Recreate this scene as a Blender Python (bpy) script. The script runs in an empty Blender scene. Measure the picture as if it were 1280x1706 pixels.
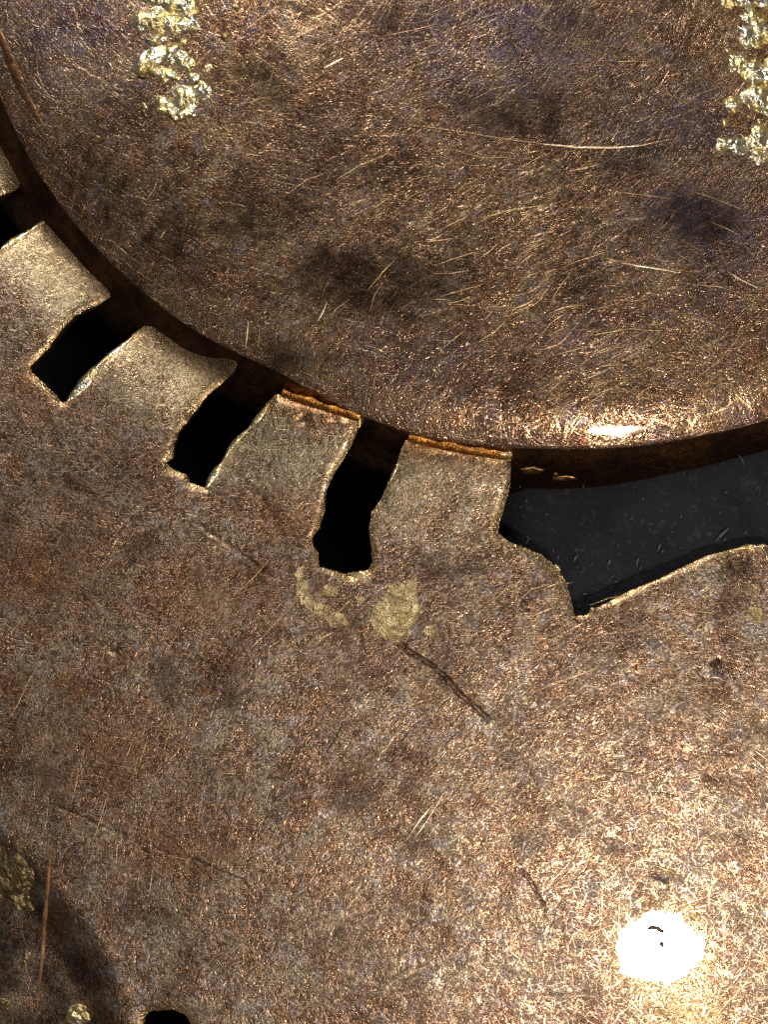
import bpy, math, random
import numpy as np
from mathutils import Vector, noise
from mathutils.kdtree import KDTree
from mathutils.geometry import delaunay_2d_cdt

random.seed(7)
rng = np.random.default_rng(11)
# ---------------------------------------------------------------- scale
# drawing unit "u": 1280 u = 40 mm of real metal.  x right, y away, z up.
S = 1.0 / 32000.0
D = 2600.0                      # camera height in u

scene = bpy.context.scene
COL = scene.collection

# ---------------------------------------------------------------- camera
cam = bpy.data.cameras.new('camera')
cam_o = bpy.data.objects.new('camera', cam)
COL.objects.link(cam_o)
cam_o.location = (0, 0, D * S)
cam_o.rotation_euler = (0, 0, 0)
cam.sensor_fit = 'VERTICAL'
cam.sensor_height = 24.0
cam.lens = 24.0 * D / 1706.0
cam.clip_start = 0.001
cam.clip_end = 10.0
scene.camera = cam_o

# ---------------------------------------------------------------- world + lamps
world = bpy.data.worlds.new('World')
scene.world = world
world.use_nodes = True
bg = world.node_tree.nodes['Background']
bg.inputs[0].default_value = (1.0, 0.96, 0.92, 1)
bg.inputs[1].default_value = 0.075


def area_lamp(name, at, target, size, power, colour):
    l = bpy.data.lights.new(name, 'AREA')
    l.shape = 'DISK'
    l.size = size * S
    l.energy = power
    l.color = colour
    o = bpy.data.objects.new(name, l)
    COL.objects.link(o)
    o.location = Vector(at) * S
    d = (Vector(target) - Vector(at))
    o.rotation_euler = d.to_track_quat('-Z', 'Y').to_euler()
    return o


area_lamp('key_lamp', (915, -1440, 2600), (300, -300, 0), 420, 0.050, (1.0, 0.88, 0.74))
area_lamp('fill_light', (-600, 2400, 2200), (-300, 0, 0), 1700, 0.070, (1.0, 0.94, 0.84))  # broad soft fill added out of frame to brighten tongues and slot edges

vs = scene.view_settings
vs.view_transform = 'Standard'
vs.look = 'None'
vs.exposure = 0.0
vs.gamma = 1.0
scene.cycles.use_denoising = False
scene.cycles.max_bounces = 6
scene.cycles.sample_clamp_indirect = 0.5


# ---------------------------------------------------------------- helpers
def smooth(e0, e1, x):
    t = np.clip((np.asarray(x, float) - e0) / (e1 - e0), 0, 1)
    return t * t * (3 - 2 * t)


def world_xyz(px, py, z):
    """photo point (px,py) at height z -> metres"""
    px = np.asarray(px, float); py = np.asarray(py, float); z = np.asarray(z, float)
    k = (D - z) / D
    return np.stack([(px - 640) * k * S, (853 - py) * k * S, z * S], axis=-1)


def nz(px, py, wl, seed=0.0):
    return noise.noise(Vector((px / wl + seed * 7.3, py / wl - seed * 3.1, seed)))


def dens(pts, step, closed=True, jitter=0.0):
    pts = [np.array(p, float) for p in pts]
    out = []
    n = len(pts)
    for i in range(n if closed else n - 1):
        a, b = pts[i], pts[(i + 1) % n]
        m = max(1, int(round(np.hypot(*(b - a)) / step)))
        nrm = np.array([-(b - a)[1], (b - a)[0]]) / (np.hypot(*(b - a)) + 1e-9)
        for k in range(m):
            p = a + (b - a) * k / m
            j = jitter * (noise.noise(Vector((p[0] / 7, p[1] / 7, 3.0))) * 1.3 + noise.noise(Vector((p[0] / 18, p[1] / 18, 5.0))))
            out.append(p + nrm * j)
    if not closed:
        out.append(pts[-1])
    return np.array(out)


def inside(poly, pts):
    x, y = pts[:, 0], pts[:, 1]
    r = np.zeros(len(pts), bool)
    n = len(poly)
    for i in range(n):
        x1, y1 = poly[i]; x2, y2 = poly[(i + 1) % n]
        if y1 == y2:
            continue
        c = ((y1 > y) != (y2 > y)) & (x < (x2 - x1) * (y - y1) / (y2 - y1) + x1)
        r ^= c
    return r


def dist_poly(poly, pts, closed=True, chunk=4000):
    a = np.asarray(poly, float)
    b = np.roll(a, -1, axis=0)
    if not closed:
        a, b = a[:-1], b[:-1]
    d = b - a
    L = (d ** 2).sum(1) + 1e-12
    out = np.empty(len(pts))
    for s in range(0, len(pts), chunk):
        p = pts[s:s + chunk]
        ap = p[:, None, :] - a[None]
        t = np.clip((ap * d[None]).sum(2) / L[None], 0, 1)
        q = ap - t[..., None] * d[None]
        out[s:s + chunk] = np.sqrt((q ** 2).sum(2)).min(1)
    return out


def mesh_obj(name, verts, faces, mat, parent=None, attrs=None, normals=None):
    me = bpy.data.meshes.new(name)
    me.from_pydata([tuple(v) for v in verts], [], [tuple(int(i) for i in f) for f in faces])
    me.polygons.foreach_set('use_smooth', [True] * len(me.polygons))
    for k, v in (attrs or {}).items():
        at = me.attributes.new(k, 'FLOAT', 'POINT')
        at.data.foreach_set('value', np.asarray(v, np.float32))
    me.materials.append(mat)
    me.update()
    if normals is not None:
        me.normals_split_custom_set_from_vertices([tuple(n) for n in normals])
    o = bpy.data.objects.new(name, me)
    COL.objects.link(o)
    if parent:
        o.parent = parent
    return o


def thing(name, label, cat, group=None):
    o = bpy.data.objects.new(name, None)
    o.empty_display_size = 0.005
    COL.objects.link(o)
    o['label'] = label
    o['category'] = cat
    if group:
        o['group'] = group
    return o


# ---------------------------------------------------------------- materials
class N:
    def __init__(self, name):
        self.m = bpy.data.materials.new(name)
        self.m.use_nodes = True
        self.t = self.m.node_tree
        self.b = self.t.nodes['Principled BSDF']
        tc = self.t.nodes.new('ShaderNodeTexCoord')
        self.co = self.vm('SCALE', tc.outputs['Object'], scale=1 / S)

    def l(self, a, b):
        self.t.links.new(a, b)

    def put(self, sock, v):
        if hasattr(v, 'links'):
            self.l(v, sock)
        else:
            sock.default_value = v

    def vm(self, op, a, b=None, scale=None):
        n = self.t.nodes.new('ShaderNodeVectorMath'); n.operation = op
        self.put(n.inputs[0], a)
        if b is not None:
            self.put(n.inputs[1], b)
        if scale is not None:
            n.inputs['Scale'].default_value = scale
        return n.outputs[0]

    def map(self, rot=0.0, sc=(1, 1, 1), loc=(0, 0, 0), co=None):
        n = self.t.nodes.new('ShaderNodeMapping')
        self.l(co or self.co, n.inputs[0])
        n.inputs['Location'].default_value = loc
        n.inputs['Rotation'].default_value = (0, 0, rot)
        n.inputs['Scale'].default_value = sc
        return n.outputs[0]

    def noise(self, wl, detail=2.0, rough=0.5, co=None, dist=0.0, off=(0, 0, 0)):
        n = self.t.nodes.new('ShaderNodeTexNoise')
        c = co or self.co
        if off != (0, 0, 0):
            c = self.vm('ADD', c, off)
        self.l(c, n.inputs['Vector'])
        n.inputs['Scale'].default_value = 1.0 / wl
        n.inputs['Detail'].default_value = detail
        n.inputs['Roughness'].default_value = rough
        n.inputs['Distortion'].default_value = dist
        return n.outputs['Fac']

    def math(self, op, a, b=None, c=None, clamp=False):
        n = self.t.nodes.new('ShaderNodeMath'); n.operation = op; n.use_clamp = clamp
        self.put(n.inputs[0], a)
        if b is not None:
            self.put(n.inputs[1], b)
        if c is not None:
            self.put(n.inputs[2], c)
        return n.outputs[0]

    def step(self, v, lo, hi, a=0.0, b=1.0):
        n = self.t.nodes.new('ShaderNodeMapRange')
        n.interpolation_type = 'SMOOTHSTEP'
        self.put(n.inputs[0], v)
        n.inputs[1].default_value = lo; n.inputs[2].default_value = hi
        n.inputs[3].default_value = a; n.inputs[4].default_value = b
        return n.outputs[0]

    def mix(self, f, a, b, mode='MIX'):
        n = self.t.nodes.new('ShaderNodeMix'); n.data_type = 'RGBA'; n.blend_type = mode
        self.put(n.inputs[0], f)
        for s, v in ((n.inputs[6], a), (n.inputs[7], b)):
            if hasattr(v, 'links'):
                self.l(v, s)
            else:
                s.default_value = (*v, 1)
        return n.outputs[2]

    def attr(self, name):
        n = self.t.nodes.new('ShaderNodeAttribute'); n.attribute_name = name
        return n.outputs['Fac']

    def bump(self, h, amp, normal=None):
        n = self.t.nodes.new('ShaderNodeBump')
        n.inputs['Strength'].default_value = 1.0
        n.inputs['Distance'].default_value = amp * S
        self.put(n.inputs['Height'], h)
        if normal is not None:
            self.l(normal, n.inputs['Normal'])
        return n.outputs[0]

    def scratches(self, angles, length, width, thr, co, seed=0.0, soft=0.12):
        """union of fine scratches lying in several directions: 0..1"""
        tot = None
        for k, a in enumerate(angles):
            c = self.map(rot=a, co=co)
            c = self.map(sc=(1.0 / length, 1.0 / width, 1.0), loc=(seed * 13.7 + k * 5.1, seed * 3.3 + k * 9.7, 0), co=c)
            n = self.t.nodes.new('ShaderNodeTexNoise')
            n.noise_dimensions = '2D'
            self.l(c, n.inputs['Vector'])
            n.inputs['Scale'].default_value = 1.0
            n.inputs['Detail'].default_value = 0.0
            s = self.step(n.outputs['Fac'], thr, thr + soft)
            tot = s if tot is None else self.math('MAXIMUM', tot, s)
        return tot

    def warped(self, wl, amp):
        n = self.t.nodes.new('ShaderNodeTexNoise')
        n.inputs['Scale'].default_value = 1.0 / wl
        n.inputs['Detail'].default_value = 1.0
        self.l(self.co, n.inputs['Vector'])
        d = self.vm('SUBTRACT', n.outputs['Color'], (0.5, 0.5, 0.5))
        d = self.vm('SCALE', d, scale=amp)
        return self.vm('ADD', self.co, d)


def tarnished(name, copper, olive, slate, dark, rough=(0.36, 0.52), scr=1.0, seed=0.0, stain=0.5, polish=False, strokes=(95, 0.675, 0.70), rustcol=(0.27, 0.115, 0.045), orange=(0.40, 0.19, 0.085)):
    m = N(name)
    o = (seed * 117.0, seed * 51.0, seed * 9.0)
    big = m.noise(330, 4, 0.6, off=o)
    mid = m.noise(85, 5, 0.68, off=(o[0] + 900, o[1], 0))
    blot = m.noise(130, 5, 0.66, off=(o[0] - 500, 77 + o[1], 0), dist=0.4)
    sp = m.noise(30, 4, 0.66, off=(o[0], o[1] + 700, 0), dist=0.6)
    fi = m.noise(13.0, 2, 0.6, off=(o[0], o[1], 50), dist=1.3)
    c = m.mix(m.step(mid, 0.40, 0.60), copper, olive)
    c = m.mix(m.math('MULTIPLY', m.step(m.noise(46, 4, 0.7, off=(o[0] + 611, o[1] - 240, 0), dist=0.5), 0.52, 0.66), 0.7), c, orange)
    c = m.mix(m.math('MULTIPLY', m.step(sp, 0.50, 0.66), 0.7), c, slate)
    c = m.mix(m.math('MULTIPLY', m.step(blot, 0.50, 0.68), 0.8), c, dark)
    c = m.mix(m.math('MULTIPLY', m.step(big, 0.46, 0.64), stain), c, tuple(0.6 * a + 0.4 * b for a, b in zip(dark, copper)))
    w1 = m.step(m.math('ABSOLUTE', m.math('SUBTRACT', m.noise(13.0, 1, 0.5, off=(o[0] + 40, o[1], 10), dist=1.2), 0.5)), 0.015, 0.075)
    w2 = m.step(m.math('ABSOLUTE', m.math('SUBTRACT', m.noise(21.0, 1, 0.5, off=(o[0] - 40, o[1] + 19, 30), dist=1.6), 0.5)), 0.012, 0.06)
    ln = m.math('MULTIPLY', w1, w2)
    c = m.mix(m.math('MULTIPLY', ln, 0.74), c, dark)
    c = m.mix(m.step(fi, 0.52, 0.36, 0, 0.4), c, dark)
    pale = m.attr('pale')
    pm = m.math('MULTIPLY', pale, m.step(m.math('ADD', m.math('MULTIPLY', sp, 0.55), m.math('MULTIPLY', mid, 0.45)), 0.36, 0.52, 0.45, 1.0))
    pc = m.mix(m.step(fi, 0.56, 0.36, 0, 0.5), (0.47, 0.40, 0.255), (0.22, 0.155, 0.08))
    c = m.mix(pm, c, pc)
    c = m.mix(m.math('MULTIPLY', m.attr('edge'), m.step(sp, 0.34, 0.52, 0.15, 0.9)), c, (0.76, 0.53, 0.26))
    c = m.mix(m.math('MULTIPLY', m.attr('rust_tint'), m.step(sp, 0.34, 0.56, 0.2, 0.85)), c, rustcol)
    dm = m.math('MULTIPLY', m.attr('dirt_shade'), m.step(m.math('ADD', m.math('MULTIPLY', sp, 0.6), m.math('MULTIPLY', fi, 0.4)), 0.38, 0.56, 1.0, 0.85))
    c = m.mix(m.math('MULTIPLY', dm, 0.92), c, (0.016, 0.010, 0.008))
    wc = m.warped(240, 70)
    ang = [0.10, 0.50, 0.88, 1.27, 1.66, 2.05, 2.44, 2.84]
    s1 = m.scratches(ang, strokes[0], 3.0, strokes[1], wc, seed)
    s2 = m.scratches([0.3, 0.7, 1.1, 1.75, 2.2, 2.7], 240, 3.6, strokes[2], wc, seed + 3)
    sc = m.math('MAXIMUM', s1, s2)
    bare = m.math('MULTIPLY', sc, m.step(blot, 0.40, 0.60, 0.46, 0.22))
    bare = m.math('MULTIPLY', bare, m.math('SUBTRACT', 1.0, m.math('MULTIPLY', m.attr('dirt_shade'), 0.85)))
    c = m.mix(m.math('MULTIPLY', bare, scr), c, (0.62, 0.43, 0.26))
    m.l(c, m.b.inputs['Base Color'])
    m.b.inputs['Metallic'].default_value = 0.92
    r = m.step(m.math('ADD', m.math('MULTIPLY', sp, 0.4), m.math('MULTIPLY', mid, 0.6)), 0.35, 0.65, rough[0], rough[1])
    r = m.math('SUBTRACT', r, m.math('MULTIPLY', sc, 0.16))
    r = m.math('ADD', r, m.math('MULTIPLY', m.attr('dirt_shade'), 0.12))
    r = m.math('SUBTRACT', r, m.math('MULTIPLY', m.attr('edge'), 0.07))
    if polish:
        r = m.math('MULTIPLY', r, m.math('SUBTRACT', 1.0, m.math('MULTIPLY', m.attr('polish'), 0.66)))
    m.l(r, m.b.inputs['Roughness'])
    # relief: soft grain, shallow pitting, and the scratches as cuts
    h = m.math('ADD', m.math('MULTIPLY', fi, 0.7), m.math('MULTIPLY', sp, 0.8))
    h = m.math('SUBTRACT', h, m.math('MULTIPLY', ln, 0.22))
    h = m.math('SUBTRACT', h, m.math('MULTIPLY', sc, 0.9 * scr))
    if polish:
        h = m.math('MULTIPLY', h, m.math('SUBTRACT', 1.0, m.math('MULTIPLY', m.attr('polish'), 1.0)))
    m.l(m.bump(h, 1.0), m.b.inputs['Normal'])
    return m.m


MAT_PLATE = tarnished('tarnished_brass_sheet', (0.46, 0.285, 0.19), (0.48, 0.395, 0.29), (0.47, 0.45, 0.49), (0.085, 0.05, 0.037), seed=1.0, stain=0.4, strokes=(40, 0.675, 0.745), scr=0.5)
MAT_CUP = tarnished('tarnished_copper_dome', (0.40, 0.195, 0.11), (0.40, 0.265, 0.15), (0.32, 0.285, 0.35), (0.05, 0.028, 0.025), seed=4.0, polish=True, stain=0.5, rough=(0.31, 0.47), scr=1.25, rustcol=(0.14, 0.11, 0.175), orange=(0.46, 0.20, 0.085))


def plain_metal(name, c1, c2, rough, grain=6.0, amp=1.0, wl=14, metallic=1.0):
    m = N(name)
    a = m.noise(wl, 4, 0.65, dist=0.5)
    f = m.noise(grain, 2, 0.6, off=(70, 11, 3), dist=0.8)
    c = m.mix(m.step(a, 0.38, 0.62), c1, c2)
    c = m.mix(m.step(f, 0.50, 0.34, 0, 0.5), c, tuple(v * 0.35 for v in c2))
    m.l(c, m.b.inputs['Base Color'])
    m.b.inputs['Metallic'].default_value = metallic
    m.l(m.step(a, 0.3, 0.7, rough[0], rough[1]), m.b.inputs['Roughness'])
    h = m.math('ADD', m.math('MULTIPLY', f, 2.0), m.math('MULTIPLY', a, 4.0))
    m.l(m.bump(h, amp), m.b.inputs['Normal'])
    return m.m


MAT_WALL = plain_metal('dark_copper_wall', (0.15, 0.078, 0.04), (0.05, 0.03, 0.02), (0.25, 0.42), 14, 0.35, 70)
MAT_EDGE = plain_metal('cut_edge_brass', (0.36, 0.24, 0.11), (0.10, 0.06, 0.035), (0.35, 0.6), 7, 1.0, 20)
MAT_GILT = plain_metal('bare_gilt_solder', (0.97, 0.93, 0.80), (0.85, 0.68, 0.28), (0.26, 0.45), 12, 1.2, 22)
MAT_FILM = plain_metal('olive_solder_film', (0.46, 0.37, 0.14), (0.12, 0.075, 0.045), (0.3, 0.5), 13, 1.0, 20)
MAT_SCRATCH = plain_metal('bare_scratched_copper', (0.62, 0.42, 0.26), (0.40, 0.26, 0.16), (0.30, 0.46), 9, 0.7, 22)
MAT_GOLDSCR = plain_metal('bare_scratched_brass', (0.66, 0.50, 0.24), (0.42, 0.30, 0.16), (0.30, 0.46), 9, 0.7, 22)
MAT_BRIGHT = plain_metal('fresh_bright_scratch', (0.95, 0.82, 0.62), (0.80, 0.62, 0.40), (0.34, 0.5), 10, 0.6, 24)
MAT_HAIR = plain_metal('dark_hairline', (0.16, 0.10, 0.07), (0.09, 0.06, 0.045), (0.4, 0.6), 9, 0.5, 22)
MAT_GLINT = plain_metal('copper_glint', (0.62, 0.33, 0.14), (0.34, 0.17, 0.075), (0.3, 0.46), 14, 0.8, 24)
MAT_LITSTRIP = plain_metal('brown_lit_strip', (0.36, 0.20, 0.095), (0.17, 0.095, 0.05), (0.32, 0.5), 14, 0.7, 40)
MAT_CRUST = plain_metal('dull_gold_crust', (0.50, 0.39, 0.20), (0.20, 0.14, 0.075), (0.36, 0.6), 13, 2.2, 24)
MAT_SOLDER = plain_metal('polished_solder', (0.95, 0.95, 0.94), (0.90, 0.89, 0.86), (0.10, 0.16), 30, 0.12, 60)
MAT_HALO = plain_metal('polished_brass_halo', (0.70, 0.43, 0.19), (0.46, 0.27, 0.13), (0.26, 0.42), 14, 0.6, 30)
MAT_RESIDUE = plain_metal('pale_granular_residue', (0.80, 0.65, 0.38), (0.58, 0.44, 0.22), (0.36, 0.6), 14, 3.6, 20, metallic=0.85)
MAT_LIP = plain_metal('orange_brass_lip', (0.62, 0.30, 0.07), (0.34, 0.14, 0.035), (0.25, 0.45), 6, 0.9, 16)
MAT_FIBRE = plain_metal('dry_straw_fibre', (0.34, 0.17, 0.07), (0.14, 0.07, 0.03), (0.5, 0.7), 14, 0.8, 34, metallic=0.0)
MAT_SPECK = plain_metal('black_fleck', (0.10, 0.05, 0.02), (0.05, 0.03, 0.015), (0.4, 0.6), 8, 0.5, 20, metallic=0.2)
MAT_LINT = plain_metal('grey_lint', (0.08, 0.085, 0.12), (0.045, 0.05, 0.07), (0.6, 0.8), 8, 0.4, 20, metallic=0.0)


def backing_material():
    m = N('dark_slate_cloth')
    a = m.noise(90, 4, 0.6)
    f = m.noise(9, 3, 0.6, dist=0.6)
    c = m.mix(m.step(a, 0.35, 0.65), (0.010, 0.010, 0.014), (0.016, 0.0165, 0.023))
    c = m.mix(m.step(f, 0.60, 0.74, 0, 0.8), c, (0.05, 0.05, 0.065))
    c = m.mix(m.step(m.noise(24, 3, 0.7, off=(5, 9, 0)), 0.55, 0.72, 0, 0.7), c, (0.034, 0.034, 0.040))
    m.l(c, m.b.inputs['Base Color'])
    m.b.inputs['Roughness'].default_value = 0.75
    m.b.inputs['Specular IOR Level'].default_value = 0.12
    m.l(m.bump(f, 5.0), m.b.inputs['Normal'])
    return m.m


MAT_BACK = backing_material()

# ---------------------------------------------------------------- the surface underneath
BZ = -300.0


def back_z(px):
    return -300.0 + 238.0 * float(smooth(560, 880, px)) + 10.0 * float(smooth(820, 880, px)) + 26.0 * float(smooth(900, 1320, px))


n = 60
bx = np.linspace(-900, 2200, n); by = np.linspace(-2200, 2600, n)
vv, ff = [], []
for j in range(n):
    for i in range(n):
        w = np.array([(bx[i] - 640) * S, (853 - by[j]) * S, back_z(bx[i]) * S + 6 * S * nz(bx[i], by[j], 260, 2)])
        vv.append(w)
for j in range(n - 1):
    for i in range(n - 1):
        ff.append((j * n + i, (j + 1) * n + i, (j + 1) * n + i + 1, j * n + i + 1))
back = mesh_obj('ground', vv, ff, MAT_BACK)
back['kind'] = 'structure'
back['label'] = 'dark slate surface underneath the metal seen through its openings'

# ---------------------------------------------------------------- the domed cup
CX, CY, R0 = 970.0, -252.0, 1002.0
ZR = 25.0                                    # height of the cup's rim turn
RIM = [(8, 61), (47, 142), (91, 240), (150, 326), (250, 432), (345, 515), (465, 616), (600, 690), (675, 718), (770, 738),
       (858, 745), (936, 747), (1046, 744), (1171, 724), (1280, 700)]
_th = [math.atan2(py - CY, px - CX) for px, py in RIM]
_rr = [math.hypot(px - CX, py - CY) + 48 * float(smooth(480, 300, px)) for px, py in RIM]
_o = np.argsort(_th)
TH = np.array(_th)[_o]; RR = np.array(_rr)[_o]
TH = np.r_[-0.35, TH[0] - 0.35 if TH[0] - 0.35 > -0.35 else -0.1, TH, TH[-1] + 0.4]
RR = np.r_[R0, R0, RR, R0]
_fine = np.linspace(-math.pi, math.pi, 1441)
_prof = np.interp(_fine, TH, RR, left=R0, right=R0)
_k = np.hanning(41); _k /= _k.sum()
_prof = np.convolve(np.r_[_prof[-21:-1], _prof, _prof[1:21]], _k, 'valid')


def rim_r(th):
    return np.interp(th, _fine, _prof)


RF = 298.0                                    # shoulder radius
A0, A1 = math.radians(6.0), math.radians(24.0)
WT = math.tan(math.radians(49.0))            # slope of the side wall
FL = RF * (math.sin(A1) - math.sin(A0))
FD = RF * (math.cos(A0) - math.cos(A1))


def cup_point(px, py):
    th = math.atan2(py - CY, px - CX); r = math.hypot(px - CX, py - CY)
    return cup_z(th, r)


def cup_z(th, r):
    rt = float(rim_r(th)); r1 = rt - FL
    z1 = ZR + FD
    if r <= r1:
        k = math.tan(A0) / (2 * r1)
        return z1 + k * (r1 * r1 - r * r)
    if r <= rt:
        s = math.sin(A0) + (r - r1) / RF
        s = min(s, 1.0)
        return z1 - RF * (math.cos(A0) - math.sqrt(1 - s * s))
    return ZR - (r - rt) * WT


cup = thing('domed_cup', 'scratched tarnished copper dome with rounded rim filling the top of the photo', 'metal dome')
ths = np.sort(np.r_[np.linspace(1.0, 3.0, 420), np.linspace(3.0, 1.0 + 2 * math.pi, 90)[1:-1]])
NT = len(ths)
# blackened and violet tarnish, plus shading painted along the dome's left
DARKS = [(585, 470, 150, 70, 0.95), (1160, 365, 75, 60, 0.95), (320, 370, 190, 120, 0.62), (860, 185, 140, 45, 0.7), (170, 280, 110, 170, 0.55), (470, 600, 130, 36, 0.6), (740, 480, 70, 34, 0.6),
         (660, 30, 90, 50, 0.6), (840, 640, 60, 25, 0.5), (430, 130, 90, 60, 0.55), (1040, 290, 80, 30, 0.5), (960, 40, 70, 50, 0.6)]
PURPLES = [(860, 80, 190, 110, 0.8), (1190, 380, 130, 110, 0.8), (120, 60, 140, 110, 0.6), (700, 600, 120, 60, 0.5), (1120, 200, 110, 90, 0.6), (980, 560, 90, 40, 0.4)]
ths = (ths + math.pi) % (2 * math.pi) - math.pi
fr = np.r_[np.linspace(0.02, 0.5, 14), np.linspace(0.5, 1.0, 66)[1:]]
vv, ff, at_d, at_p, at_e, at_r, at_l = [], [], [], [], [], [], []
rings = len(fr) + 18
for i in range(rings):
    for th in ths:
        rt = float(rim_r(th)); r1 = rt - FL
        if i < len(fr):
            r = fr[i] * r1
        else:
            a = A0 + (A1 - A0) * min(1.0, (i - len(fr) + 1) / 16)
            r = r1 + RF * (math.sin(a) - math.sin(A0)) + max(0, i - len(fr) - 15) * 1.1
        px, py = CX + r * math.cos(th), CY + r * math.sin(th)
        z = cup_z(th, r) - (1.6 if i == rings - 1 else 0)
        wob = (2.2 * nz(px, py, 190, 1) + 0.5 * nz(px, py, 45, 2)) * (1 - 0.85 * math.exp(-((px - 1030) / 130) ** 2 - ((py - 715) / 45) ** 2))
        vv.append(world_xyz(px, py, z + wob))
        brk = 1.35 + 0.8 * nz(px, py, 75, 23) + 0.7 * nz(px, py, 24, 24)
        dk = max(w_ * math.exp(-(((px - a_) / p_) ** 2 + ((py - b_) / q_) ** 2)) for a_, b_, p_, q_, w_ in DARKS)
        pu = max(w_ * math.exp(-(((px - a_) / p_) ** 2 + ((py - b_) / q_) ** 2)) for a_, b_, p_, q_, w_ in PURPLES)
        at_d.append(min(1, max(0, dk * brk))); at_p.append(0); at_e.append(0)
        at_r.append(min(1, max(0, pu * brk)))
        at_l.append(min(1.0, 2.2 * math.exp(-((px - 1030) / 48) ** 4 - ((py - 719) / 10) ** 2)))
for i in range(rings - 1):
    for k in range(NT):
        k2 = (k + 1) % NT
        ff.append((i * NT + k, (i + 1) * NT + k, (i + 1) * NT + k2, i * NT + k2))
ff.append(tuple(reversed([k for k in range(NT)])))
ff = [tuple(reversed(f)) for f in ff]
mesh_obj('dome', vv, ff, MAT_CUP, cup, {'dirt_shade': at_d, 'pale': at_p, 'edge': at_e, 'rust_tint': at_r, 'polish': at_l})

# the flared wall below the shoulder, then a short foot down to the surface
vv, ff = [], []
wall_r = [(0.0, 0), (14, 0), (34, 0), (54, 0), (72, 0), (80, 0)]
WN = len(wall_r) + 3
for i in range(WN):
    for th in ths:
        rt = float(rim_r(th))
        px0, py0 = CX + rt * math.cos(th), CY + rt * math.sin(th)
        wob = 2.2 * nz(px0, py0, 190, 1) + 0.5 * nz(px0, py0, 45, 2)
        j = min(i, len(wall_r) - 1)
        r = rt + wall_r[j][0] + (0.5 if i == 0 else 0)
        z = ZR - wall_r[j][0] * WT * 0.98 + wob * (1 - j / 6) - (2.5 if i == 0 else 0)
        if i == len(wall_r):
            r += 6; z -= 14
        elif i == len(wall_r) + 1:
            r += 9; z -= 22
        elif i == len(wall_r) + 2:
            r += 9; z = BZ - 5
        dent = 2.0 * nz(px0, py0 + 40 * j, 60, 6)
        px, py = CX + r * math.cos(th), CY + r * math.sin(th)
        vv.append(world_xyz(px, py, z + (dent if 0 < i < len(wall_r) else 0)))
for i in range(WN - 1):
    for k in range(NT):
        k2 = (k + 1) % NT
        ff.append((i * NT + k, i * NT + k2, (i + 1) * NT + k2, (i + 1) * NT + k))
ff = [tuple(reversed(f)) for f in ff]
ow = mesh_obj('side_wall', vv, ff, MAT_WALL, cup)
ow['label'] = 'dark smooth flared side wall below the dome'

# ---------------------------------------------------------------- the pierced sheet
T0 = [(5, 190), (19, 222), (33, 250), (52, 290)]
SA = [(25, 317), (0, 327), (-60, 352), (-130, 384), (-160, 430), (-130, 462), (-70, 446), (0, 415), (17, 402), (57, 377)]
T1 = [(97, 348), (126, 376), (156, 405), (188, 440), (214, 474)]
SB = [(162, 508), (126, 525), (101, 551), (81, 580), (50, 610), (52, 620), (87, 653), (104, 671), (115, 667), (134, 641), (158, 610), (193, 580), (235, 547)]
T2 = [(268, 520), (303, 543), (336, 564), (370, 581), (401, 597)]
SC = [(387, 623), (344, 660), (320, 693), (297, 721), (290, 744), (287, 764), (277, 771), (289, 783), (312, 791), (316, 803), (340, 813), (353, 791),
      (371, 765), (387, 736), (412, 713), (434, 689), (445, 670)]
T3 = [(461, 656), (500, 671), (545, 685), (604, 702)]
SD = [(594, 722), (583, 747), (565, 778), (550, 801), (542, 825), (542, 850), (532, 879), (520, 898), (521, 908), (531, 921), (531, 945), (557, 950), (584, 960),
      (600, 952), (615, 950), (620, 937), (619, 919), (615, 879), (619, 854), (635, 832), (646, 805), (660, 774), (666, 755)]
T4 = [(677, 733), (730, 746), (790, 757), (851, 765)]
SE = [(852, 796), (848, 820), (840, 844), (830, 887), (848, 903), (880, 915), (904, 925), (930, 947), (944, 969), (959, 1027), (979, 1025), (985, 1013), (1001, 1011),
      (1017, 1001), (1040, 989), (1100, 964), (1171, 929), (1237, 910), (1272, 906), (1290, 912), (1360, 872), (1450, 830), (1520, 770), (1530, 700), (1505, 640)]


def contact(th, off):
    r = float(rim_r(th)) + off
    return (CX + r * math.cos(th), CY + r * math.sin(th))


# round the back of the cup, out of the frame, clear of the wall
back_arc = []
a_start = math.atan2(640 - CY, 1505 - CX); a_end = math.atan2(190 - CY, 5 - CX)
for k in range(1, 60):
    th = a_start - (a_start + (2 * math.pi - a_end)) * k / 60
    th = (th + math.pi) % (2 * math.pi) - math.pi
    back_arc.append(contact(th, 70))
outline = T0 + SA + T1 + SB + T2 + SC + T3 + SD + T4 + SE + back_arc
HOLE = dens(outline, 4.5, True, 1.1)
HOLE2 = dens([(240, 1694), (250, 1684), (290, 1682), (308, 1690), (318, 1706), (326, 1760), (300, 1800), (250, 1795), (236, 1750)], 4.5, True, 1.0)
OUT = dens([(-420, -1500), (2250, -1500), (2250, 2050), (-420, 2050)], 60, True, 0)

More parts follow.
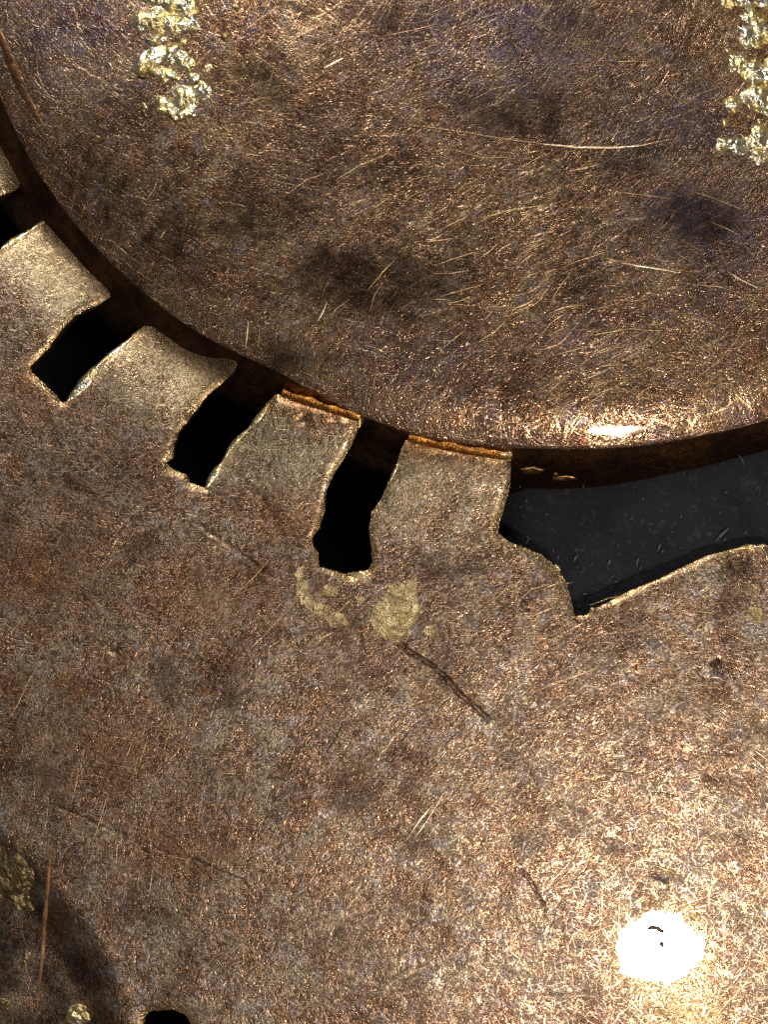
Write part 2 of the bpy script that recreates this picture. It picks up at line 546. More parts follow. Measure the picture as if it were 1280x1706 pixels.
CRACKS = [([(668, 1074), (690, 1090), (720, 1108), (742, 1128), (762, 1152), (785, 1172), (812, 1196)], 7.0, 5.5),
          ([(255, 1412), (285, 1424), (312, 1428), (350, 1444), (400, 1466), (415, 1480)], 2.4, 3.6),
          ([(95, 1345), (130, 1358), (165, 1376), (205, 1392)], 2.4, 3.6),
          ([(868, 1448), (884, 1466), (897, 1492), (905, 1505)], 2.6, 3.4),
          ([(318, 866), (360, 894), (405, 926), (455, 962)], 2.5, 5.0),
          ([(1086, 1458), (1100, 1464), (1112, 1468)], 3.2, 3.5),
          ([(820, 165 + 900), (838, 1080), (850, 1088)], 2.0, 4.0)]
PITS = [(1195, 1105, 12, 8), (190, 1083, 17, 5), (352, 1112, 13, 4), (240, 1418, 10, 4), (1240, 935, 24, 7), (1222, 945, 22, 6), (560, 705, 16, 5), (505, 700, 18, 5)]
DIPC = [(-160, 1340), (0, 1392), (45, 1430), (85, 1482), (140, 1548), (180, 1620), (205, 1706), (220, 1900), (200, 2020)]
cup_contact = dens(T0[:1] + T0 + T1 + T2 + T3 + T4 + [(936, 768), (1046, 768), (1171, 748), (1300, 715)], 12, False)
dip_poly = np.array([(-420, 1250)] + DIPC + [(200, 2049), (-420, 2049)], float)


def plate_fields(P):
    x, y = P[:, 0], P[:, 1]
    dh = np.minimum(dist_poly(HOLE, P), dist_poly(HOLE2, P))
    dc = dist_poly(cup_contact, P, False)
    und = np.array([3.2 * nz(a, b, 260, 3) + 1.6 * nz(a, b, 110, 5) + 0.7 * nz(a, b, 34, 8) + 0.35 * nz(a, b, 14, 4) for a, b in P])
    amp = -26.0 + 44.0 * smooth(300, 480, x) - 18 * smooth(860, 900, x)
    dip = amp * (1 - smooth(0, 175, dc)) ** 1.15
    z = und + dip + np.where(x < 440, 17.0, 0.0) * (1 - smooth(0, 52, dc)) * (1 - smooth(380, 440, x))
    # uneven bent lips at the cut edges
    wear = np.array([0.5 + 0.5 * nz(a, b, 55, 9) for a, b in P])
    z -= (2.5 + 6.5 * wear) * np.clip(1 - dh / (6 + 14 * wear), 0, 1) ** 1.6
    # sunk corner at the lower left
    ins = inside(dip_poly, P)
    dd = dist_poly(np.array(DIPC, float), P, False)
    sd = np.where(ins, dd, -dd)
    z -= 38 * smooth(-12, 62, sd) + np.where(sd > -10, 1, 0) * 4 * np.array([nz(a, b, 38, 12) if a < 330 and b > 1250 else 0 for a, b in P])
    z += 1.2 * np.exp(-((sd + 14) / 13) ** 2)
    dirt_shade = 0.95 * smooth(-4, 40, sd) * np.array([0.75 + 0.8 * nz(a, b, 45, 15) if a < 330 and b > 1250 else 0 for a, b in P])  # shade of the sunk corner put into the colour
    for line, dep, wid in CRACKS:
        dl = dist_poly(np.array(line, float), P, False)
        sel = np.nonzero(dl < 30)[0]
        dl[sel] = np.abs(dl[sel] + np.array([2.6 * nz(P[i, 0], P[i, 1], 11, 17) + 1.6 * nz(P[i, 0], P[i, 1], 26, 18) for i in sel]))
        z -= dep * np.exp(-(dl / (wid * 0.55)) ** 2)
        z += 0.25 * dep * np.exp(-((dl - wid) / (wid * 0.5)) ** 2)
        dirt_shade = np.maximum(dirt_shade, np.exp(-(dl / (wid * 0.6)) ** 2) * (0.4 if dep < 3 else 0.66) * np.clip(0.8 + 0.9 * np.sin(P[:, 0] * 0.21 + 2 * np.sin(P[:, 1] * 0.13)), 0.25, 1))
    for a, b, r, dep in PITS:
        dl = np.hypot(x - a, (y - b) * 1.3) * (1 + 0.3 * np.sin(3 * np.arctan2(y - b, x - a) + a))
        z -= dep * np.exp(-(dl / (r * 0.6)) ** 2)
        dirt_shade = np.maximum(dirt_shade, 0.75 * np.exp(-(dl / (r * 0.62)) ** 3))
    # shallow dish round the solder spot
    dl = np.hypot(x - 1100, y - 1578)
    z -= 3.0 * np.exp(-(dl / 110) ** 2)
    # paler colour on the tongues next to the cup, less towards the right
    pale = (1 - smooth(60, 205, dc)) * (1 - 0.62 * smooth(330, 560, x)) * (1 - 0.5 * smooth(880, 960, x))
    rust_tint = 0.95 * np.exp(-(dc / np.where(x < 420, 62.0, 30.0)) ** 2) * (x < 870)
    for a, b, r in ((40, 640, 60), (200, 1095, 40), (370, 1100, 36), (20, 1135, 40), (95, 690, 40), (130, 1150, 50), (60, 950, 150), (330, 990, 120), (160, 1250, 130), (480, 860, 70), (300, 1420, 90)):
        rust_tint = np.maximum(rust_tint, 0.7 * np.exp(-(np.hypot(x - a, (y - b) * 1.6) / r) ** 2))
    edge = np.clip(1 - dh / (7 + 14 * wear), 0, 1) * (0.4 + 1.1 * wear) * np.where(x < 430, smooth(4, 50, dc), 1.0) * (x < 1500)
    for a, b, p, q, w in ((60, 880, 170, 170, 0.6), (40, 1250, 150, 150, 0.65), (160, 1500, 120, 150, 0.5), (440, 950, 90, 40, 0.6), (590, 1040, 80, 30, 0.55), (380, 1330, 90, 60, 0.4), (560, 1600, 120, 90, 0.45),
                          (720, 1130, 70, 50, 0.35), (900, 1390, 60, 40, 0.4), (1180, 1170, 60, 30, 0.4), (1230, 1225, 40, 20, 0.6), (300, 1650, 120, 80, 0.5), (330, 1120, 70, 40, 0.4), (780, 1000, 60, 40, 0.3)):
        g = w * np.exp(-(((x - a) / p) ** 2 + ((y - b) / q) ** 2))  # dark blotches; the broad left ones also paint the dimmer left side
        near = np.nonzero(g > 0.04)[0]
        dirt_shade[near] = np.maximum(dirt_shade[near], g[near] * np.array([np.clip(0.62 + 1.0 * nz(P[i, 0], P[i, 1], 55, 41) + 0.6 * nz(P[i, 0], P[i, 1], 22, 42), 0, 1) for i in near]))
    dl = np.hypot((x - 1108) * 1.05, y - 1592)
    near = np.nonzero(dl < 260)[0]
    halo = np.zeros(len(P))  # warm glow round the bright spot, put into the plate colour
    halo[near] = 0.9 * np.exp(-(dl[near] / 88.0) ** 4) * np.array([np.clip(0.85 + 1.1 * nz(P[i, 0], P[i, 1], 34, 31), 0.1, 1) for i in near])
    dl = np.hypot((x - 1150), (y - 1690) * 0.8)
    halo = np.maximum(halo, 0.7 * np.exp(-(dl / 62.0) ** 2))
    edge = np.maximum(edge, halo)
    rust_tint = np.maximum(rust_tint, 0.45 * halo)
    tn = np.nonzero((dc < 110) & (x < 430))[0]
    dirt_shade[tn] = np.maximum(dirt_shade[tn], 1.0 * np.exp(-(dc[tn] / 50.0) ** 2) * np.array([np.clip(1.15 + 1.3 * nz(P[i, 0], P[i, 1], 26, 33), 0, 1) for i in tn]))  # tongue tips darkened as painted shade beside the dome
    return z, np.clip(dirt_shade, 0, 1), np.clip(pale, 0, 1), np.clip(edge, 0, 1), np.clip(rust_tint, 0, 1)


def near_rings(poly, offs, closed=True):
    nx = np.roll(poly, -1, 0) - np.roll(poly, 1, 0)
    nrm = np.stack([-nx[:, 1], nx[:, 0]], 1) / (np.hypot(nx[:, 0], nx[:, 1])[:, None] + 1e-9)
    out = []
    for o in offs:
        for s in (1, -1):
            q = poly + nrm * o * s
            d = dist_poly(poly, q, closed)
            out.append(q[d > 0.8 * o])
    return np.concatenate(out)


pts = []
sp = 9.0
gx, gy = np.meshgrid(np.arange(-150, 1440, sp), np.arange(150, 1860, sp))
g = np.stack([gx.ravel(), gy.ravel()], 1) + rng.uniform(-2.2, 2.2, (gx.size, 2))
pts.append(g)
gx, gy = np.meshgrid(np.arange(-400, 2240, 40), np.arange(-1480, 2040, 40))
g = np.stack([gx.ravel(), gy.ravel()], 1) + rng.uniform(-6, 6, (gx.size, 2))
pts.append(g[(g[:, 0] < -155) | (g[:, 0] > 1445) | (g[:, 1] < 145) | (g[:, 1] > 1865)])
rings_pts = np.concatenate([near_rings(HOLE[::1], (3.0, 7.0, 12.0)), near_rings(HOLE2, (3.0, 7.0, 12.0))])
crack_pts = []
for line, dep, wid in CRACKS:
    c = dens(line, 3, False)
    crack_pts.append(c)
    crack_pts.append(near_rings(c, (3, 6, 9), False))
for a, b, r, dep in PITS:
    for k in range(40):
        t = k * 2.399; q = r * math.sqrt(k / 40)
        crack_pts.append(np.array([[a + q * math.cos(t), b + q * math.sin(t)]]))
pts = np.concatenate(pts)
dh = np.minimum(dist_poly(HOLE, pts), dist_poly(HOLE2, pts))
pts = pts[dh > 15]
pts = np.concatenate([pts, rings_pts] + crack_pts)
keep = ~inside(HOLE, pts) & ~inside(HOLE2, pts) & (np.minimum(dist_poly(HOLE, pts), dist_poly(HOLE2, pts)) > 2.0)
pts = pts[keep]
BASES = [[(-142, 458), (-60, 540), (50, 612)], [(104, 671), (190, 722), (277, 771)], [(340, 813), (430, 862), (520, 900)], [(620, 937), (725, 915), (830, 887)]]


def near_idx(p):
    return int(np.argmin(np.hypot(HOLE[:, 0] - p[0], HOLE[:, 1] - p[1])))


TONGUES = [T1, T2, T3, T4]
tongue_polys = []
cons_v = [HOLE, HOLE2, OUT]
cons_e = []
base = 0
for c in cons_v:
    m = len(c)
    cons_e += [(base + i, base + (i + 1) % m) for i in range(m)]
    base += m
extra = []
for b in BASES:
    i0, i1 = near_idx(b[0]), near_idx(b[-1])
    mid = dens([HOLE[i0], b[1], HOLE[i1]], 9, False)[1:-1]
    mid = np.array([q + np.array([3 * nz(q[0], q[1], 30, 2), 3 * nz(q[0], q[1], 30, 6)]) for q in mid])
    ids = [i0] + [base + len(extra) + k for k in range(len(mid))] + [i1]
    extra += list(mid)
    cons_e += [(ids[k], ids[k + 1]) for k in range(len(ids) - 1)]
    seq = HOLE[min(i0, i1):max(i0, i1) + 1]
    tongue_polys.append(np.concatenate([seq, mid[::-1] if i0 < i1 else mid]))
extra = np.array(extra)
de = dist_poly(extra, pts, False) if False else np.min(np.hypot(pts[:, None, 0] - extra[None, :, 0], pts[:, None, 1] - extra[None, :, 1]), axis=1)
pts = pts[de > 3.0]
allp = np.concatenate(cons_v + [extra, pts])
res = delaunay_2d_cdt([Vector((float(a), float(b))) for a, b in allp], cons_e, [], 0, 1e-4, True)
V = np.array([(v.x, v.y) for v in res[0]])
orig = res[3]
F = np.array([f for f in res[2] if len(f) == 3])
cen = V[F].mean(1)
ok = ~inside(HOLE, cen) & ~inside(HOLE2, cen)
F = F[ok]; cen = cen[ok]
z, dirt_shade, pale, edge, rust_tint = plate_fields(V)
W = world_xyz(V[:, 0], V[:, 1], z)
# orientation: normals up
p0, p1, p2 = W[F[:, 0]], W[F[:, 1]], W[F[:, 2]]
fn = np.cross(p1 - p0, p2 - p0)
flip = fn[:, 2] < 0
F[flip] = F[flip][:, ::-1]
fn[flip] *= -1
vn = np.zeros_like(W)
for k in range(3):
    np.add.at(vn, F[:, k], fn)
vn /= (np.linalg.norm(vn, axis=1)[:, None] + 1e-30)

part = np.full(len(F), -1)
for k, tp in enumerate(tongue_polys):
    part[inside(tp, cen)] = k

plate = thing('pierced_metal_plate', 'tarnished brass sheet with ragged dark slots around the dome', 'metal plate')
THICK = 24.0
# boundary edges -> cut edge walls
from collections import Counter
ec = {}
for fi_, f in enumerate(F):
    for k in range(3):
        a, b = int(f[k]), int(f[(k + 1) % 3])
        ec.setdefault((min(a, b), max(a, b)), []).append((a, b, fi_))
bound = [v[0] for v in ec.values() if len(v) == 1]

names = {-1: 'sheet', 0: 'tongue', 1: 'tongue', 2: 'tongue', 3: 'tongue'}
tl = {0: 'broad pale tongue of the sheet touching the dome, leftmost',
      1: 'pale tongue between the two left slots, darker toward the dome',
      2: 'brownish tongue between the second and third slots',
      3: 'tongue beside the large ragged opening, with an orange lip'}
PART_OBJ = {}
for k in (-1, 0, 1, 2, 3):
    fs = F[part == k]
    used, inv = np.unique(fs, return_inverse=True)
    fl = inv.reshape(fs.shape)
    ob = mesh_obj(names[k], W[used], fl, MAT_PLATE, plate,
                  {'dirt_shade': dirt_shade[used], 'pale': pale[used], 'edge': edge[used], 'rust_tint': rust_tint[used]}, vn[used])
    if k >= 0:
        ob['label'] = tl[k]
    PART_OBJ[k] = ob
    # its cut edge
    be = [(a, b) for a, b, f_ in bound if part[f_] == k]
    idx, vv2, ff2 = {}, [], []

    def gv(i):
        if i not in idx:
            idx[i] = len(vv2)
            top = world_xyz(V[i, 0], V[i, 1], z[i])
            jit = 1.5 * nz(V[i, 0], V[i, 1], 9, 21)
            for q, dz in ((0, 0), (0.6, -5), (jit, -13), (jit * 1.3, -THICK)):
                nn = 1.0 - q * 0.0
                vv2.append(top + np.array([q * S * 0.8, q * S * 0.8, dz * S]))
        return idx[i]
    for a, b in be:
        ia, ib = gv(a), gv(b)
        for q in range(3):
            ff2.append((ib + q, ia + q, ia + q + 1, ib + q + 1))
    if vv2:
        mesh_obj('cut_edge', vv2, ff2, MAT_EDGE, ob)


_used = np.unique(F)
_kd = KDTree(len(_used))
for i in _used:
    _kd.insert((V[i, 0], V[i, 1], 0), int(i))
_kd.balance()


def plate_z(px, py):
    w = zz = 0.0
    for co, i, d in _kd.find_n((px, py, 0), 4):
        q = 1.0 / (d * d + 0.05)
        w += q; zz += q * z[i]
    return float(zz / w)


# ---------------------------------------------------------------- generic small reliefs
def lump(name, outline_px, h, mat, parent, zfun, rough_amp=3.0, wl=14, rings=9, power=3.0, jitter=1.5, step=6, seed=1.0, centre=None, sink=1.5):
    o = dens(outline_px, step, True, jitter)
    c = np.array(centre, float) if centre else o.mean(0)
    vv, ff = [], []
    m = len(o)
    for i in range(rings + 1):
        t = i / rings
        t2 = t ** 0.8
        for p in o:
            q = c + (p - c) * t2
            prof = 1 - t2 ** power
            zz = zfun(q[0], q[1]) + h * prof - sink * (1 if i == rings else 0)
            if 0 < i < rings:
                zz += rough_amp * (nz(q[0], q[1], wl, seed) + 0.5 * nz(q[0], q[1], wl * 0.45, seed + 3)) * min(1, 2.2 * (1 - t2) + 0.35)
            if i == 0:
                zz += rough_amp * nz(c[0], c[1], wl, seed)
            vv.append(world_xyz(q[0], q[1], zz))
    for i in range(rings):
        for k in range(m):
            k2 = (k + 1) % m
            f = (i * m + k, (i + 1) * m + k, (i + 1) * m + k2, i * m + k2)
            ff.append(f)
    ar = sum(o[k][0] * o[(k + 1) % m][1] - o[(k + 1) % m][0] * o[k][1] for k in range(m))
    if ar > 0:
        ff = [tuple(reversed(f)) for f in ff]
    return mesh_obj(name, vv, ff, mat, parent)


def blob(cx, cy, rx, ry, rot=0.0, seed=0.0, nn=18, ragged=0.28):
    out = []
    for k in range(nn):
        t = 2 * math.pi * k / nn
        q = 1 + ragged * nz(math.cos(t) * 60 + cx, math.sin(t) * 60 + cy, 40, seed) * 1.6
        x, y = rx * q * math.cos(t), ry * q * math.sin(t)
        out.append((cx + x * math.cos(rot) - y * math.sin(rot), cy + x * math.sin(rot) + y * math.cos(rot)))
    return out


def sliver(name, line, width, mat, parent, zfun, h=1.6, lift=0.3):
    c = dens(line, 7, False)
    m = len(c)
    tg = np.gradient(c, axis=0)
    nrm = np.stack([-tg[:, 1], tg[:, 0]], 1) / (np.hypot(tg[:, 0], tg[:, 1])[:, None] + 1e-9)
    vv, ff = [], []
    for i in range(m):
        t = i / (m - 1)
        w = width * 0.5 * (math.sin(math.pi * (0.06 + 0.88 * t)) ** 0.7) * (1 + 0.35 * nz(c[i][0], c[i][1], 16, 2))
        wob = nrm[i] * 0.8 * nz(c[i][0], c[i][1], 22, 7)
        for s, hh in ((-1, -0.6), (-0.45, h), (0.45, h), (1, -0.6)):
            q = c[i] + nrm[i] * w * s + wob
            vv.append(world_xyz(q[0], q[1], zfun(q[0], q[1]) + lift + hh))
    for i in range(m - 1):
        for k in range(3):
            ff.append((i * 4 + k, i * 4 + k + 1, (i + 1) * 4 + k + 1, (i + 1) * 4 + k))
    # face up
    a, b, cc = np.array(vv[ff[1][0]]), np.array(vv[ff[1][1]]), np.array(vv[ff[1][2]])
    if np.cross(b - a, cc - a)[2] < 0:
        ff = [tuple(reversed(f)) for f in ff]
    return mesh_obj(name, vv, ff, mat, parent)


def cz(px, py):
    return cup_point(px, py) + 2.2 * nz(px, py, 190, 1) + 0.5 * nz(px, py, 45, 2)


# bright lumps of solder on the dome: a column at the top left, another at the top right
LUMPS = [(262, -18, 34, 22, 0.2), (300, 8, 30, 20, 0.4), (255, 30, 30, 16, -0.3), (290, 38, 36, 17, 0.1), (258, 66, 14, 9, 0), (252, 98, 30, 14, -0.5), (284, 84, 16, 9, -0.6),
         (305, 100, 20, 13, 0.7), (276, 124, 28, 9, 0.25), (322, 128, 10, 8, 0), (278, 180, 24, 12, 0.5), (308, 164, 24, 18, -0.3), (338, 152, 15, 13, 0.3), (312, 188, 20, 8, -0.2),
         (1214, -6, 18, 16, 0), (1248, -2, 28, 14, 0.2), (1256, 30, 20, 12, 0.4), (1250, 62, 22, 15, 0.5), (1274, 58, 18, 16, 0), (1232, 104, 15, 16, 0.2), (1258, 120, 24, 18, 0.3), (1285, 118, 20, 22, 0),
         (1262, 166, 24, 20, 0.2), (1224, 174, 14, 15, 0.4), (1292, 178, 20, 20, 0), (1210, 205, 8, 7, 0), (1212, 240, 20, 11, -0.2), (1230, 246, 16, 13, 0.2), (1264, 232, 22, 20, 0.4), (1266, 262, 14, 11, 0.3),
         (1292, 250, 18, 20, 0), (1306, 60, 22, 26, 0), (1320, 140, 20, 30, 0), (1312, 215, 18, 26, 0), (1300, 0, 26, 20, 0)]
for k, (a, b, rx, ry, ro) in enumerate(LUMPS):
    lump('solder_lump', blob(a, b, rx * 1.22, ry * 1.25, ro, k * 1.7), 5.0 + 0.28 * min(rx, ry), MAT_GILT, cup, cz, rough_amp=4.5, wl=15, rings=9, power=1.7, step=4, seed=k * 0.7, jitter=2.0)

r3 = random.Random(9)
for k in range(70):
    a, b = (r3.gauss(284, 42), r3.uniform(-30, 205)) if k % 2 else (r3.gauss(1262, 40), r3.uniform(-30, 280))
    lump('solder_speck', blob(a, b, r3.uniform(4, 11), r3.uniform(3, 8), r3.uniform(0, 3), k * 0.9, nn=9), r3.uniform(2, 4), MAT_GILT if k % 3 else MAT_FILM, cup, cz, rough_amp=1.8, wl=9, rings=3, step=4, seed=k * 0.3, jitter=0.8, power=1.8)

CUP_SCR = [([(690, 208), (780, 221), (860, 234), (920, 241)], 3.2, 0), ([(900, 239), (960, 245), (1030, 246), (1080, 241)], 7.0, 2), ([(1070, 242), (1125, 231)], 3, 0),
           ([(872, 22), (905, 43), (940, 66)], 5.5, 0), ([(945, 68), (1010, 104), (1060, 128)], 3.6, 0), ([(1065, 131), (1110, 154), (1180, 190)], 3.0, 1),
           ([(414, 534), (411, 560), (408, 582)], 5.5, 2), ([(432, 540), (430, 578)], 3, 1), ([(546, 502), (538, 520), (529, 536)], 5, 2), ([(540, 113), (572, 97)], 7.0, 2),
           ([(492, 50), (520, 32), (556, 15)], 4.5, 0), ([(462, 12), (440, 26), (408, 50)], 5, 0), ([(1035, 438), (1075, 444), (1130, 454)], 6.5, 2), ([(1000, 428), (1040, 437)], 3, 1),
           ([(1030, 320), (1075, 325), (1118, 331)], 3.5, 0), ([(1216, 455), (1240, 468), (1264, 480)], 6, 2), ([(1140, 314), (1190, 330), (1245, 352)], 3.2, 0),
           ([(262, 302), (254, 318), (244, 332)], 5, 0), ([(276, 382), (266, 398)], 4, 1), ([(60, 95), (62, 120), (75, 160)], 4, 0), ([(400, 75), (430, 96), (470, 120)], 3, 0),
           ([(1040, 5), (1090, 25), (1150, 52)], 3.6, 0), ([(640, 60), (690, 50), (730, 40)], 3, 0), ([(975, 560), (1050, 548), (1120, 552)], 3, 1), ([(930, 590), (990, 575)], 2.6, 1),
           ([(800, 365), (850, 350), (905, 342)], 3.2, 1), ([(700, 370), (745, 345), (760, 322)], 3, 0), ([(860, 410), (920, 395)], 3, 1), ([(730, 440), (790, 420), (815, 445)], 2.6, 0),
           ([(740, 245), (800, 262), (850, 262)], 2.8, 1), ([(560, 300), (600, 275), (650, 255)], 2.8, 1), ([(1120, 470), (1200, 478), (1275, 500)], 2.8, 1), ([(620, 350), (660, 320)], 3, 1),
           ([(1150, 640), (1200, 600), (1250, 540)], 2.6, 0), ([(470, 330), (510, 300), (540, 290)], 2.4, 0), ([(385, 0), (386, 60), (384, 130)], 2.2, 0), ([(820, 700), (870, 706), (930, 704)], 4.5, 0)]
for line, w, g in CUP_SCR:
    sliver('scratch', line, w * 0.72, (MAT_SCRATCH, MAT_GOLDSCR, MAT_BRIGHT)[g], cup, cz, h=1.1 if g == 2 else 0.5)

r4 = random.Random(21)


def hairlines(count, cx, cy, r0, r1, ok, parent, zf, arc=(0, 2 * math.pi)):
    done = 0
    while done < count:
        t = r4.uniform(*arc); r = r4.uniform(r0, r1)
        px, py = cx + r * math.cos(t), cy + r * math.sin(t)
        L = r4.uniform(22, 85) * (0.6 + 0.4 * r / r1)
        al = t + math.pi / 2 + r4.gauss(0, 0.16)
        bend = r4.uniform(-0.05, 0.12)
        p0 = (px - L / 2 * math.cos(al), py - L / 2 * math.sin(al)); p2 = (px + L / 2 * math.cos(al), py + L / 2 * math.sin(al))
        p1 = (px + bend * L * math.cos(t), py + bend * L * math.sin(t))
        if not (ok(*p0) and ok(*p1) and ok(*p2)):
            continue
        sliver('scratch', [p0, p1, p2], r4.uniform(1.3, 2.7), r4.choice((MAT_SCRATCH, MAT_SCRATCH, MAT_GOLDSCR, MAT_HAIR)), parent, zf, h=r4.uniform(0.3, 0.9))
        done += 1


hairlines(120, 1030, 725, 70, 640, lambda x, y: -10 < x < 1290 and -10 < y and math.hypot(x - CX, y - CY) < float(rim_r(math.atan2(y - CY, x - CX))) - 25, cup, cz, (math.pi, 2 * math.pi))
hairlines(40, 700, 300, 60, 420, lambda x, y: 0 < x < 1290 and -10 < y and math.hypot(x - CX, y - CY) < float(rim_r(math.atan2(y - CY, x - CX))) - 25, cup, cz, (0.6, 1.4))
# painted-in light: a lit strip on the rim, orange glints on the opening's wall
o = sliver('lit_strip', [(-8, 40), (6, 74), (20, 110), (34, 144), (50, 176), (66, 204)], 20, MAT_LITSTRIP, cup, cz, h=0.5)
o['label'] = 'orange-brown strip standing for the lit rim at the upper left'
for p in (blob(888, 784, 22, 6, 0.02, 3), blob(940, 797, 24, 5, 0.03, 5), blob(926, 793, 5, 7, 0.1, 6)):
    lump('wall_glint', p, 2.5, MAT_GLINT, cup, cz, rough_amp=1.5, wl=9, rings=4, step=4, jitter=0.6, seed=8)

# ---- on the sheet
hairlines(130, 1100, 1580, 150, 900, lambda x, y: 5 < x < 1275 and y < 1700 and y > 960 and not (x < 210 and y > 1350), plate, plate_z, (math.pi * 0.95, 1.75 * math.pi))
PL_SCR = [([(878, 1156), (920, 1142), (965, 1124), (1015, 1108)], 4.2, 0), ([(868, 1031), (895, 1024), (926, 1011)], 4.6, 0), ([(484, 1012), (440, 1058), (412, 1086), (384, 1110)], 3.8, 0),
          ([(680, 1396), (700, 1366), (722, 1340)], 8, 2), ([(690, 1398), (715, 1362), (742, 1318)], 6, 2), ([(1150, 1016), (1192, 1022)], 5, 1), ([(1140, 1136), (1190, 1144)], 4, 1),
          ([(1188, 1170), (1220, 1186), (1252, 1204)], 4, 0), ([(58, 1112), (40, 1150), (20, 1190), (6, 1202)], 4, 1), ([(228, 1216), (214, 1250), (203, 1282)], 4, 0), ([(246, 1230), (225, 1290)], 3.4, 1),
          ([(180, 1320), (165, 1370), (150, 1412)], 4, 0), ([(228, 1262), (222, 1296)], 3.5, 1), ([(380, 1022), (360, 1045)], 3, 0), ([(1100, 1060), (1150, 1058)], 3, 1), ([(960, 1060), (1080, 1050)], 2.6, 0),
          ([(1090, 1215), (1140, 1212)], 3, 1), ([(755, 1400), (735, 1460)], 3, 1), ([(750, 1480), (742, 1540)], 4, 1), ([(620, 1440), (612, 1500)], 3, 1), ([(1000, 1150), (1060, 1140)], 3, 0),
          ([(45, 1020), (20, 1050), (0, 1072)], 3.6, 1), ([(450, 930), (420, 965), (390, 992)], 3, 0), ([(560, 1270), (540, 1330)], 2.6, 0), ([(1085, 1440), (1120, 1452), (1134, 1464)], 9, 1),
          ([(1240, 1250), (1262, 1268), (1285, 1290)], 8, 2), ([(1250, 1244), (1285, 1270)], 7, 2), ([(1210, 1228), (1222, 1240)], 8, 1), ([(255, 1440), (247, 1500)], 3.5, 0), ([(195, 1400), (190, 1470)], 3.5, 0)]
for line, w, g in PL_SCR:
    sliver('scratch', line, w * 0.72, (MAT_SCRATCH, MAT_GOLDSCR, MAT_BRIGHT)[g], plate, plate_z, h=1.1 if g == 2 else 0.5)

RES = [[(622, 1012), (632, 1000), (650, 975), (662, 968), (675, 972), (690, 962), (698, 970), (696, 990), (702, 1012), (698, 1032), (684, 1045), (676, 1062), (655, 1074), (640, 1066), (624, 1055), (616, 1034)]]
rl = ['large pale flake of residue below the third slot']
for k, p in enumerate(RES):
    o = lump('residue_flake', p, 4.5, MAT_RESIDUE, plate, plate_z, rough_amp=2.4, wl=11, rings=12, power=5, jitter=1.5, step=5, seed=k + 2.0, centre=(660, 1020) if k == 0 else (516, 1004))
    o['label'] = rl[k]
for k, (a, b, rx, ry) in enumerate([(715, 1052, 13, 12), (601, 1000, 8, 6), (550, 985, 16, 11), (1262, 1024, 16, 14), (598, 960, 18, 6), (499, 956, 8, 16), (503, 982, 11, 18), (514, 1003, 14, 13), (535, 1016, 17, 12), (562, 1032, 19, 14)]):
    lump('residue_flake', blob(a, b, rx, ry, 0.3, k), 2.6, MAT_RESIDUE, plate, plate_z, rough_amp=1.8, wl=9, rings=6, power=3, step=5, seed=k + 9.0)

spot = lump('solder_spot', [(1028, 1580), (1030, 1556), (1044, 1542), (1062, 1534), (1074, 1524), (1086, 1514), (1112, 1520), (1132, 1521), (1150, 1534), (1162, 1552), (1176, 1570), (1168, 1600), (1152, 1616),
                           (1136, 1628), (1122, 1636), (1090, 1636), (1062, 1628), (1036, 1622)], 0.7, MAT_SOLDER, plate, lambda x, y: plate_z(1102, 1578) + 1.3, rough_amp=0.2, wl=50, rings=12, power=3, jitter=4.5, step=3, seed=41, centre=(1100, 1580), sink=0.0)
spot['label'] = 'mirror-bright white solder spot'
for p in ([(1078, 1546), (1084, 1541), (1098, 1542), (1108, 1550), (1107, 1557), (1094, 1550), (1080, 1550)], blob(1104, 1573, 5, 6, 0.3, 2)):
    q = lump('dark_fleck', p, 2.0, MAT_SPECK, plate, lambda x, y: plate_z(1102, 1578) + 2.6, rough_amp=0.3, rings=4, step=3, jitter=0.3, seed=3)

# orange folded lip along the two right tongues, against the dome
def lip(pts_px, name='folded_lip'):
    c = dens(pts_px, 6, False)
    m = len(c)
    vv, ff = [], []
    for i, p in enumerate(c):
        d = np.array([CX - p[0], CY - p[1]]); d /= np.hypot(*d)
        w = 1 + 0.7 * nz(p[0], p[1], 22, 4)
        zb = plate_z(p[0] - d[0] * 8, p[1] - d[1] * 8)
        for off, hh in ((-3, -2.0), (-1.5, 1.5), (3, 4.0), (7.5 * w, 6.0), (10 * w, 4.0), (11 * w, -8.0)):
            q = p + d * off
            vv.append(world_xyz(q[0], q[1], zb + hh + 1.3 * nz(q[0], q[1], 12, 5)))
    for i in range(m - 1):
        for k in range(5):
            ff.append((i * 6 + k, (i + 1) * 6 + k, (i + 1) * 6 + k + 1, i * 6 + k + 1))
    a, b, cc = np.array(vv[ff[1][0]]), np.array(vv[ff[1][1]]), np.array(vv[ff[1][2]])
    if np.cross(b - a, cc - a)[2] < 0:
        ff = [tuple(reversed(f)) for f in ff]
    return vv, ff


for k, pl in ((2, [(468, 656), (500, 668), (545, 682), (598, 698)]), (3, [(680, 731), (730, 743), (790, 754), (834, 761)])):
    vv, ff = lip(pl)
    o = mesh_obj('folded_lip', vv, ff, MAT_LIP, PART_OBJ[k])
    o['label'] = 'thin orange lip folded up against the dome'
vv, ff = lip([(834, 761), (853, 763)])
o = mesh_obj('folded_lip', vv, ff, MAT_GOLDSCR, PART_OBJ[3])
o['label'] = 'small bright gold square at the end of the lip'

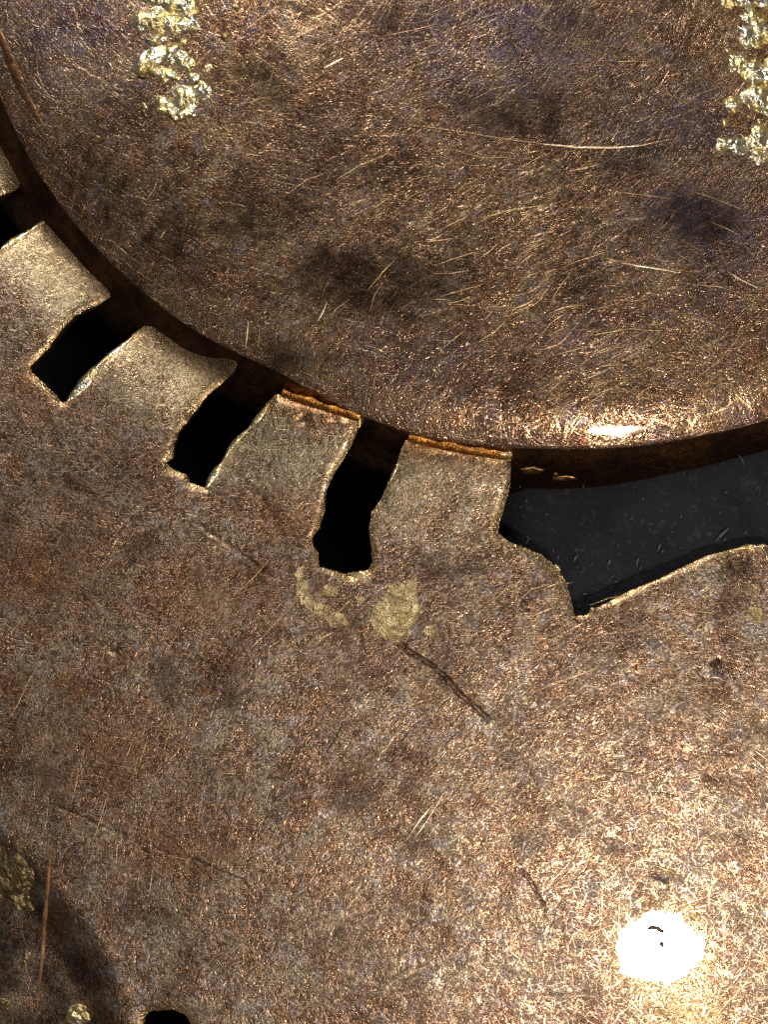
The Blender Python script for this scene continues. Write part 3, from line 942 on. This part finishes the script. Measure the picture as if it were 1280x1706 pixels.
# bright burrs thrown up along the cut edges
for line, w, hh in (([(112, 668), (128, 652), (146, 630), (166, 606)], 17, 4.5), ([(166, 606), (182, 592), (198, 580), (222, 560)], 8, 3), ([(343, 812), (356, 792), (371, 770)], 13, 4.5), ([(371, 770), (386, 743), (410, 718)], 8, 3.5),
                    ([(410, 718), (432, 694), (448, 672)], 9, 3.5), ([(2, 414), (20, 402), (48, 385)], 10, 3.5), ([(48, 385), (70, 371), (94, 355)], 7, 3), ([(664, 772), (656, 790), (648, 806)], 6, 3),
                    ([(1222, 916), (1245, 911), (1270, 909)], 8, 4), ([(1270, 910), (1277, 922), (1279, 936)], 7, 4), ([(600, 696), (600, 704), (598, 712)], 9, 5), ([(56, 630), (72, 646), (90, 662)], 7, 2.5), ([(926, 940), (934, 950)], 8, 3)):
    off = np.array(line, float)
    sliver('burr', [tuple(p) for p in off], w, MAT_GILT, plate, plate_z, h=hh * 0.8, lift=0.2)

# gold crust in the sunk corner
for k, (a, b, rx, ry, h) in enumerate([(18, 1462, 44, 42, 12), (-20, 1440, 40, 40, 10), (28, 1500, 30, 15, 6), (128, 1692, 20, 22, 12), (42, 1598, 6, 18, 4), (5, 1672, 18, 12, 5)]):
    o = lump('crust', blob(a, b, rx, ry, 0.3, k + 4.0), h, MAT_GILT if k == 3 else MAT_CRUST, plate, plate_z, rough_amp=6.0, wl=15, rings=12, power=1.6, step=5, seed=k + 51.0)
    if k == 3:
        o['label'] = 'bright gold lump at the bottom left'

# ---------------------------------------------------------------- loose things
fib = sliver('dry_fibre', [(88, 1384), (84, 1420), (80, 1470), (73, 1540), (71, 1590), (65, 1640), (60, 1690)], 7.0, MAT_FIBRE, None, plate_z, h=3.0, lift=1.0)
fib['label'] = 'thin orange-brown dry fibre lying across the dark sunken corner at lower left'
fib['category'] = 'fibre'
# lint and dust on the surface under the big opening
vv, ff = [], []
r2 = random.Random(5)
marks = [((1205, 880), (1185, 900), 3.5), ((1060, 928), (1057, 944), 3.5), ((1010, 940), (1013, 932), 4), ((1222, 760), (1230, 776), 3), ((1095, 905), (1090, 918), 3), ((960, 925), (955, 934), 3.5)]
for k in range(70):
    a = (r2.uniform(860, 1420), r2.uniform(800, 1000))
    t = r2.gauss(1.9, 0.5); L = r2.uniform(2, 9)
    marks.append((a, (a[0] + L * math.cos(t), a[1] + L * math.sin(t)), r2.uniform(1.2, 2.6)))
for a, b, w in marks:
    d = np.array(b) - np.array(a); nn = np.array([-d[1], d[0]]) / np.hypot(*d) * w / 2
    mid = (np.array(a) + np.array(b)) / 2 + nn * r2.uniform(-1, 1)
    b0 = len(vv)
    for p, f_ in ((a, 0.4), (mid, 1.0), (b, 0.4)):
        p = np.array(p)
        for q, hz in ((p - nn * f_, 0.0), (p, 0.7), (p + nn * f_, 0.0)):
            vv.append(((q[0] - 640) * 1.027 * S, (853 - q[1]) * 1.027 * S, (back_z(q[0]) + 6.0 + hz) * S))
    for r in range(2):
        for q in range(2):
            ff.append((b0 + r * 3 + q, b0 + r * 3 + q + 1, b0 + (r + 1) * 3 + q + 1, b0 + (r + 1) * 3 + q))
lint = mesh_obj('lint', vv, ff, MAT_LINT)
lint['kind'] = 'stuff'
lint['label'] = 'pale specks of lint on the dark surface under the opening'
lint['category'] = 'lint'
